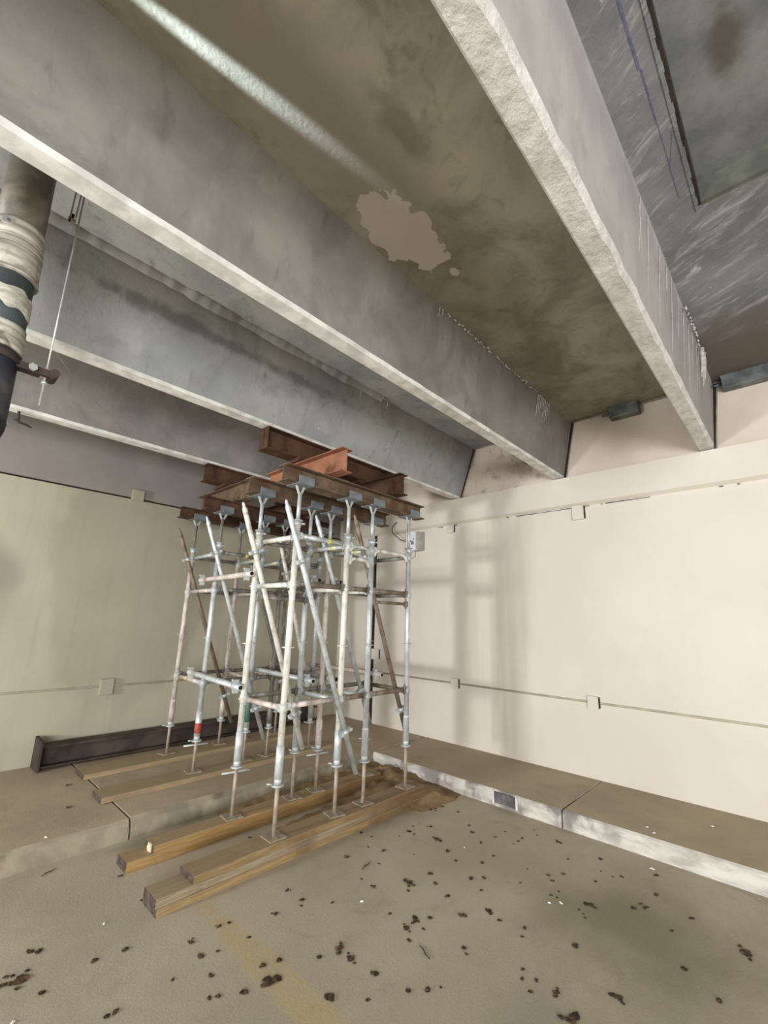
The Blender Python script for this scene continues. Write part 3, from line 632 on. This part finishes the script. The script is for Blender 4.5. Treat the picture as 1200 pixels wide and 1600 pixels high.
for r in (1, 2, 3, 4):
    for c in (1, 2, 3, 4):
        x = XS[r][c-1]; y = YR[r]; z0 = ZB[r]; zt = HR[r]; tm = TUBE[(r, c)]
        t = thing('scaffold_post', '%s scaffold post, %s in the %s' % (DESC[tm], COLN[c], ROWN[r]), 'scaffold post', (x, y, z0), 'scaffold posts holding the steel beams')
        H = zt-z0
        rz = random.uniform(-.3, .3); R_ = Matrix.Rotation(rz, 3, 'Z')
        MB().box((-.065, -.065, 0), (.065, .065, .008), rot=R_).build('base_plate', 'rodm', t, 0.001)
        zn = random.uniform(0.30, 0.36) if r < 3 else random.uniform(0.24, 0.30)
        sc = MB(); sc.tube((0, 0, 0.008), (0, 0, zn+0.05), 0.0155 if r < 3 else 0.014, n=12)
        if (r, c) == (1, 3): sc.path([(0, 0, .07), (-.015, -.01, .045), (-.035, -.02, .012)], .012, 8)
        sc.build('jack_screw', 'rodm', t)
        j = MB(); j.tube((0, 0, zn), (0, 0, zn+0.012), 0.045, n=16).tube((0, 0, zn+.012), (0, 0, zn+0.05), 0.027, n=14)
        a = random.uniform(0, PI)
        if (r, c) in ((2, 1), (2, 3), (3, 1)):
            j.tube((-.11*math.cos(.2), .11*math.sin(.2), zn-.03), (.11*math.cos(.2), -.11*math.sin(.2), zn-.03), 0.008, n=8)
        j.tube((.04*math.cos(a), .04*math.sin(a), zn+.01), (.075*math.cos(a), .075*math.sin(a), zn+.012), 0.007, n=8)
        j.build('jack_nut', 'galv', t)
        zsl = zn+0.05
        MB().tube((0, 0, zsl), (0, 0, zsl+0.20), 0.0295, n=16).tube((0, 0, zsl+.2), (0, 0, zsl+0.22), 0.0295, 0.0245, n=16).build('lower_sleeve', 'galv' if tm in ('pale', 'galv') else tm, t)
        ztt = 2.33-z0+random.uniform(-.02, .02)
        MB().tube((0, 0, zsl+.2), (0, 0, ztt), 0.0245, n=16).build('tube', tm, t)
        if (r, c) == (3, 1): MB().tube((0, 0, .33), (0, 0, .42), .0300, n=16).build('red_band', 'tape_r', t)
        if (r, c) == (3, 2): MB().tube((0, 0, .36), (0, 0, .62), .0300, n=16).build('green_sleeve', 'green', t)
        for zd in (1.38, 0.95, 1.85, 2.23):
            d = MB(); zz = zd-z0
            d.tube((0, 0, zz-.004), (0, 0, zz+.004), 0.047 if zd == 1.38 else 0.040, n=10)
            if zd != 1.38: d.tube((0, 0, zz-.03), (0, 0, zz+.03), 0.0295, n=14)
            d.build('rosette', tm, t)
        cm = MB(); cm.tube((0, 0, ztt-.03), (0, 0, ztt+.012), .031, n=14).tube((0, 0, ztt+.012), (0, 0, ztt+.02), .040, n=14)
        cm.tube((.02, -.03, ztt-.01), (.03, -.055, ztt-.015), .008, n=8); cm.build('collar', 'galv' if tm != 'greyt' else 'greyt', t)
        MB().tube((0, 0, ztt), (0, 0, H-.065), .0165, n=12).build('head_jack', 'galv' if r < 3 else 'greyt', t)
        yk = MB()
        for s in (-1, 1):
            yk.prism([(0, -.075), (0.012*s, -.085), (.050*s, -.004), (.030*s, -.004)], (0, -.005, H), (1, 0, 0), (0, 0, 1), (0, .01, 0))
        yk.build('yoke', 'galv', t)
        hp = MB(); hw = .082; hl = .077
        hp.box((-hl, -hw, H-.008), (hl, hw, H)); hp.box((-hl, -hw-.006, H-.008), (hl, -hw, H+.058)); hp.box((-hl, hw, H-.008), (hl, hw+.006, H+.058))
        hp.build('head_plate', 'head', t, 0.0015)

# ------------------------------------------------------------------ ledgers between the posts
LN = {0: 'low', 1: 'middle', 2: 'upper'}
GL = 'scaffold ledgers'
def ledger(p, q, mat, label, tape=None, r=0.0205, bent=False):
    p = Vector(p); q = Vector(q); L = (q-p).length
    t = thing('ledger', label, 'ledger', p, GL, (q-p).to_track_quat('X', 'Z').to_euler())
    if bent:
        MB().path([(.03, 0, -.06), (.045, 0, -.025), (.075, 0, -.004), (.12, 0, 0), (L-.12, 0, 0), (L-.075, 0, -.004), (L-.045, 0, -.025), (L-.03, 0, -.06)], r*.9, 12).build('tube', mat, t)
    else:
        MB().tube((.05, 0, 0), (L-.05, 0, 0), r, n=14).build('tube', mat, t)
    for s, x in ((1, .028), (-1, L-.028)):
        MB().box((x-.02, -.018, -.028), (x+.02, .018, .028)).box((x-.014, -.006, -.045), (x-.006, .006, .05)).tube((x+s*.015, 0, 0), (x+s*.03, 0, 0), r*1.25, n=12).build('end_bracket', 'galv' if mat in ('galv', 'pale', 'pinkt') else 'greyt', t, 0.002)
    if tape: MB().tube((L*tape-.018, 0, 0), (L*tape+.018, 0, 0), r*1.06, n=14).build('yellow_tape', 'tape_y', t)
    return t
for (ra, rb, pair) in ((1, 2, 'front'), (3, 4, 'rear')):
    for li, z in enumerate(LEV):
        for c in range(4):
            a = (XS[ra][c], YR[ra], z); b2 = (XS[rb][c], YR[rb], z)
            mat = ('pinkt' if li == 0 else 'pale') if (ra == 1 and c == 0) else (('galv', 'pale', 'galv')[li] if ra == 1 else ('pinkt', 'pinkt', 'galv')[li])
            if c == 3: mat = 'greyt' if li else 'brownt'
            ledger(a, b2, mat, '%s ledger across the %s rows at the %s posts' % (LN[li], 'two front' if ra == 1 else 'two rear', COLN[c+1]), tape=(0.6 if (li == 0 and ra == 3 and c == 0) else (.35 if (li == 2 and c in (1, 2)) else None)))
for r in (1, 2, 3, 4):
    for li, z in enumerate(LEV):
        for c in (0, 1, 2):
            if c == 1 and li == 2 and r > 2: continue
            a = (XS[r][c], YR[r], z+.012); b2 = (XS[r][c+1], YR[r], z+.012)
            mat = 'greyt' if r > 2 else ('brownt' if (li == 1 or (li == 0 and c > 0)) else ('pinkt' if li == 0 else 'galv'))
            if r == 2: mat = 'greyt'
            if r == 1 and li == 2 and c == 2: mat = 'pale'
            bent = (li == 2 and c in (1, 2) and r < 3)
            ledger(a, b2, mat, '%s ledger along the %s between its %s' % (LN[li], ROWN[r], ('two left posts', 'two middle posts', 'two right posts')[c]), tape=(.62 if (li == 2 and c == 0 and r in (1, 3)) else None), bent=bent)
# curved inner stays doubled under the upper ledgers of the front row
ledger((XS[1][1], YR[1], 2.13), (XS[1][2], YR[1], 2.13), 'pale', 'pale curved stay just below the upper ledger, two middle posts of the front row', bent=True, r=.017)
ledger((XS[2][0], YR[2]-.04, 1.76), (XS[2][1], YR[2]-.04, 1.76), 'greyt', 'grey ledger just below the middle one, two left posts of the second row')
ledger((XS[1][2], YR[1]-.0, 1.76), (XS[1][3], YR[1]-.0, 1.76), 'brownt', 'brown stay just below the middle ledger, two right posts of the front row', r=.014)

# ------------------------------------------------------------------ ties and braces with clamps
def bore_tube(parent, L, r, mat, tip=False):
    b = MB()
    if tip: b.path([(0, 0, 0), (.012, 0, 0), (.04, 0, 0), (.062, 0, 0), (L, 0, 0)], [r*.3, r*.55, r*.6, r, r], 14)
    else: b.tube((0, 0, 0), (L, 0, 0), r, n=14)
    o = b.build('tube', mat, parent)
    MB().tube((L-.004, 0, 0), (L+.0008, 0, 0), r*.72, n=14).build('open_end', 'hole', parent)
    return o
def clamp(parent, x, r=.0245, side=1):
    MB().tube((x-.018, 0, 0), (x+.018, 0, 0), r*1.45, n=14).box((x-.016, -.02, -.052*1), (x+.016, .02, -.028)).box((x-.016, -.02, .028), (x+.016, .02, .05)).tube((x, -.03, .045), (x, .03, .045), .007, n=8).tube((x, -.032, .045), (x, -.022, .045), .013, n=6).build('clamp', 'galv', parent)
def tie(p, q, mat, label, clamps, tip=False, r=.0235, grp='tie tubes joining front and rear towers', name='tie_tube', cat='tie tube'):
    p = Vector(p); q = Vector(q)
    t = thing(name, label, cat, p, grp, (q-p).to_track_quat('X', 'Z').to_euler())
    bore_tube(t, (q-p).length, r, mat, tip)
    for k in clamps: clamp(t, (q-p).length*k if k <= 1 else k, r)
    return t
for li, z in enumerate((1.045, 1.95)):
    for c in (1, 2, 3, 4):
        if li == 1 and c == 4: continue
        off = -0.074 if c in (1,) else 0.074
        x0 = XS[3][c-1]+off; x1 = XS[2][c-1]+off
        ye = (3.36, 3.33, 3.31, 3.30)[c-1]
        mat = ('galv', 'galv', 'greyt', 'pinkt')[c-1] if li == 0 else ('pinkt', 'greyt', 'greyt')[c-1]
        tie((x0, 4.62, z), (x1, ye, z), mat, '%s tie tube, open end just in front of the %s second row post' % (('low', 'high')[li], COLN[c]), (.08, .92), True)
GB = 'diagonal brace tubes'
def brace(x0, z0, x1, z1, y, mat, label, cl, r=.0215): return tie((x0, y, z0), (x1, y, z1), mat, label, cl, True, r, GB, 'brace', 'brace')
brace(1.87, 2.49, 2.74, 0.40, 2.82, 'galv', 'long grey diagonal brace in front of the front row, left pair of posts', (.22, .845))
brace(2.74, 2.56, 3.59, 0.43, 2.972, 'brownt', 'brownish diagonal brace ending low beside the rightmost front post', (.18, .84))
brace(1.80, 2.54, 2.60, 0.50, 3.352, 'pale', 'pale diagonal brace on the left pair of second row posts', (.2, .86))
brace(2.58, 2.58, 3.42, 0.60, 3.352, 'galv', 'slim diagonal brace on the right pair of second row posts', (.16, .84))
brace(1.94, 2.58, 2.84, 0.36, 4.325, 'galv', 'galvanised diagonal brace on the left pair of third row posts', (.16, .86))
brace(2.83, 2.48, 3.46, 0.58, 4.325, 'pale', 'pale diagonal brace on the right pair of third row posts', (.2, .84))
brace(1.96, 2.55, 2.86, 0.40, 5.045, 'brownt', 'dark brown diagonal brace on the left pair of rear row posts', (.16, .86))
brace(2.86, 2.36, 3.65, 0.52, 5.045, 'greyt', 'dark grey diagonal brace on the right pair of rear row posts', (.2, .84))

# dirt swept up round the right ends of the sills, in the corner of the raised slabs
MATS['dirt'] = two('brown_dirt', (132, 108, 78), (156, 132, 98), 6, c3=(110, 86, 60), sc3=4, bump=0.5, bs=60).m
b = MB(); nx, ny = 70, 64; gx0, gx1, gy0, gy1 = 1.9, 4.02, 2.55, 3.88
for i in range(nx+1):
    for j in range(ny+1):
        x = gx0+(gx1-gx0)*i/nx; y = gy0+(gy1-gy0)*j/ny
        h = 0.075*math.exp(-((x-3.78)/0.38)**2-((y-3.42)/0.32)**2) + 0.045*math.exp(-((x-3.72)/0.30)**2-((y-2.86)/0.18)**2)
        h += 0.030*math.exp(-((y-3.80)/0.07)**2)*min(1, max(0, (x-2.0)/0.5)) + 0.028*math.exp(-((x-3.3)/0.5)**2-((y-3.55)/0.12)**2)
        h += 0.020*math.exp(-((x-2.9)/0.6)**2-((y-3.15)/0.14)**2)
        h *= 1+0.7*mn.noise(Vector((x*7, y*7, 1)))+0.4*mn.noise(Vector((x*19, y*19, 4)))
        b.v.append((x, y, h-0.006))
for i in range(nx):
    for j in range(ny):
        q = [i*(ny+1)+j, (i+1)*(ny+1)+j, (i+1)*(ny+1)+j+1, i*(ny+1)+j+1]
        if max(b.v[k][2] for k in q) > 0.0: b.f.append(q); b.mi.append(0); b.sm.append(True)
o = b.build('dirt', 'dirt', recalc=False); tag(o, 'brown dirt heaped round the right ends of the sill timbers', 'dirt'); o['kind'] = 'stuff'
tag(MB().tube((0.36, 4.735, 3.275), (0.37, 4.735, 3.18), 0.010, n=8).path([(0.34, 4.735, 3.19), (0.38, 4.735, 3.175), (0.44, 4.735, 3.165), (0.47, 4.735, 3.15)], [.009, .011, .009, .004], 8).build('hook', 'darksteel'), 'small dark hook under the furthest concrete beam beside the drain pipe', 'hook')
# ------------------------------------------------------------------ litter
def leaf_mesh(big, k):
    rnd = random.Random(k); b = MB()
    for q in range(7 if big else 3):
        sp = (.020 if big else .008); cx, cy = rnd.gauss(0, sp), rnd.gauss(0, sp*.7)
        s = rnd.uniform(.009, .018)*(1.25 if big else 1.0); a0 = rnd.uniform(0, 2*PI); n = 7; vs = [(cx, cy, .004+rnd.uniform(0, .005))]
        for i in range(n):
            a = 2*PI*i/n; rr = s*rnd.uniform(.6, 1.2)*(1.0+.5*math.cos(a)); vs.append((cx+rr*math.cos(a+a0), cy+rr*math.sin(a+a0)*1.0, rnd.uniform(.0005, .007)))
        b.add(vs, [(0, i+1, (i+1) % n+1) for i in range(n)], q % 2)
    o = b.build('dry_leaf', ('leaf', 'leaf2'), recalc=False); me = o.data; bpy.data.objects.remove(o); return me
LM = [leaf_mesh(False, k) for k in range(8)]; LB = [leaf_mesh(True, 50+k) for k in range(6)]
DEB = [(1.26,3.01,0),(.73,2.96,0),(.77,2.93,0),(.63,2.81,1),(.69,2.78,1),(.73,2.63,0),(.92,2.31,0),(.89,2.31,0),(1.07,2.67,0),(.94,2.69,0),(1.31,2.5,0),(1.31,2.37,0),(1.38,2.34,0),(1.15,2.32,0),(1.28,2.22,0),(1.22,2.11,0),(1.26,2.09,0),(1.34,2.03,0),(1.46,2.5,0),(1.52,2.49,0),(1.54,2.32,0),(1.49,2.11,0),(1.56,2.08,0),(1.46,2.0,1),(1.74,2.38,0),(2.03,2.24,0),(1.92,2.38,0),(1.92,2.52,0),(1.82,1.93,1),(1.82,1.85,1),(1.71,1.96,0),(1.6,1.74,1),(1.7,1.62,0),(1.83,1.7,0),(3.1,2.27,1),(2.5,2.06,1),(2.69,2.03,0),(2.94,2.0,0),(3.05,1.87,0),(2.83,1.81,0),(2.89,1.76,0),(2.62,1.93,0),(2.25,1.8,1),(2.18,1.8,1),(2.23,1.73,0),(2.33,1.76,0),(2.48,1.64,0),(2.62,1.56,1),(2.59,1.48,0),(2.27,1.5,0),(1.87,1.52,0),(1.93,1.48,0),(3.74,1.62,1),(3.54,1.47,0),(3.24,1.48,0),(3.32,1.41,0),(3.39,1.23,0),(3.03,1.37,0),(3.11,1.16,1),(3.58,1.13,0),(3.51,.92,0),(3.33,.94,1),(3.26,.98,0),(3.4,.71,0),(3.2,.77,0),(2.7,1.11,1),(3.19,1.85,0),(3.59,1.84,0),(3.71,1.3,0),(3.77,.97,0),(3.27,.47,1),(2.33,1.05,1),(2.25,1.14,0),(2.5,.84,1),(2.23,.96,1),(2.81,.53,0),(2.92,.67,0),(3.47,2.24,0),(3.39,2.15,0),(3.24,2.43,0),(1.26,3.36,0),(2.32,2.18,0),(2.75,2.74,0),(2.68,2.43,0),(3.04,2.5,0),(3.01,2.12,0),(2.57,1.81,0),(2.64,1.35,0),(2.42,2.56,0),(2.09,3.25,0),(3.62,2.61,0),(3.62,2.44,0)]
rl = random.Random(3)
BIGL = ['at the very left edge of the floor', 'just right of the leftmost clump', 'sitting on the worn yellow line', 'right of the yellow line, further one of two', 'right of the yellow line, nearer one of two',
        'close to the yellow line in the foreground', 'past the right end of the nearest sill stack', 'halfway between nearest sill stack and picture centre bottom', 'mid floor, right one of a close pair', 'mid floor, left one of a close pair',
        'mid floor, just right of the close pair', 'by the foot of the right kerb', 'in the open floor below the right kerb', 'on the greener damp patch at right', 'alone in the middle of the right-hand floor',
        'nearest the right edge of the picture', 'at the bottom of the picture, left of three', 'at the bottom of the picture, rightmost of three', 'cut by the bottom edge of the picture']
for i in range(45): DEB.append((rl.uniform(1.7, 3.8), rl.uniform(1.1, 2.65), 0))
for i, (x, y, big) in enumerate(DEB):
    o = bpy.data.objects.new('dry_leaf', rl.choice(LB if big else LM)); COL.objects.link(o)
    o.location = (x, y, 0); o.rotation_euler = (0, 0, rl.uniform(0, 6)); s = rl.uniform(.55, 1.0) if i < 92 else rl.uniform(.35, .6); o.scale = (s, s, s)
    if big: tag(o, 'clump of dark crumpled leaves ' + BIGL.pop(0), 'leaf litter', 'larger leaf clumps on the floor')
    else: tag(o, 'small crumpled brown leaf on the bare floor', 'leaf', 'small dry leaves on the floor')
for x, y in ((1.28, 4.91), (1.17, 4.38)):
    o = bpy.data.objects.new('dry_leaf', LM[2]); COL.objects.link(o); o.location = (x, y, .126); tag(o, 'small dark leaf on the raised slab left of the planks', 'leaf', 'leaves on the raised slab')
for x, y, z in ((1.05,2.94,0),(.62,2.54,0),(2.16,2.13,0),(3.14,2.06,0),(3.84,1.01,0),(3.0,1.3,0),(2.95,1.35,0),(4.17,1.10,.13),(4.10,1.04,.13),(4.57,.75,.13),(.95,3.92,.126)):
    s = rl.uniform(.008, .018)
    o = MB().add([(-s, -s*.5, .001), (s, -s*.6, .001), (s*1.2, s*.4, .002), (-s*.7, s*.6, .001), (0, 0, .008)], [(0, 1, 4), (1, 2, 4), (2, 3, 4), (3, 0, 4), (3, 2, 1, 0)]).build('paint_chip', 'chip')
    o.location = (x, y, z); o.rotation_euler = (0, 0, rl.uniform(0, 6))
    tag(o, 'small white paint chip lying on the %s' % ('floor' if z == 0 else ('raised slab at left' if x < 2 else 'raised slab along the right wall')), 'paint chip', 'paint chips on the %s' % ('floor' if z == 0 else ('left slab' if x < 2 else 'right slab')))
for k, (x, y, a, L, lab) in enumerate(((2.10, 1.62, 1.2, .10, 'thin twig on the floor in front of the sill timbers'), (2.45, 2.38, .3, .12, 'thin twig on the floor right of the nearest sill timber'), (.95, 3.70, .5, .10, 'small twig at the foot of the left slab edge'))):
    o = MB().path([(-L/2, 0, .004), (-L/6, .006, .006), (L/5, -.004, .005), (L/2, .003, .004)], [.002, .003, .0025, .0012], 6).build('twig', 'leaf2')
    o.location = (x, y, 0); o.rotation_euler = (0, 0, a); tag(o, lab, 'twig')
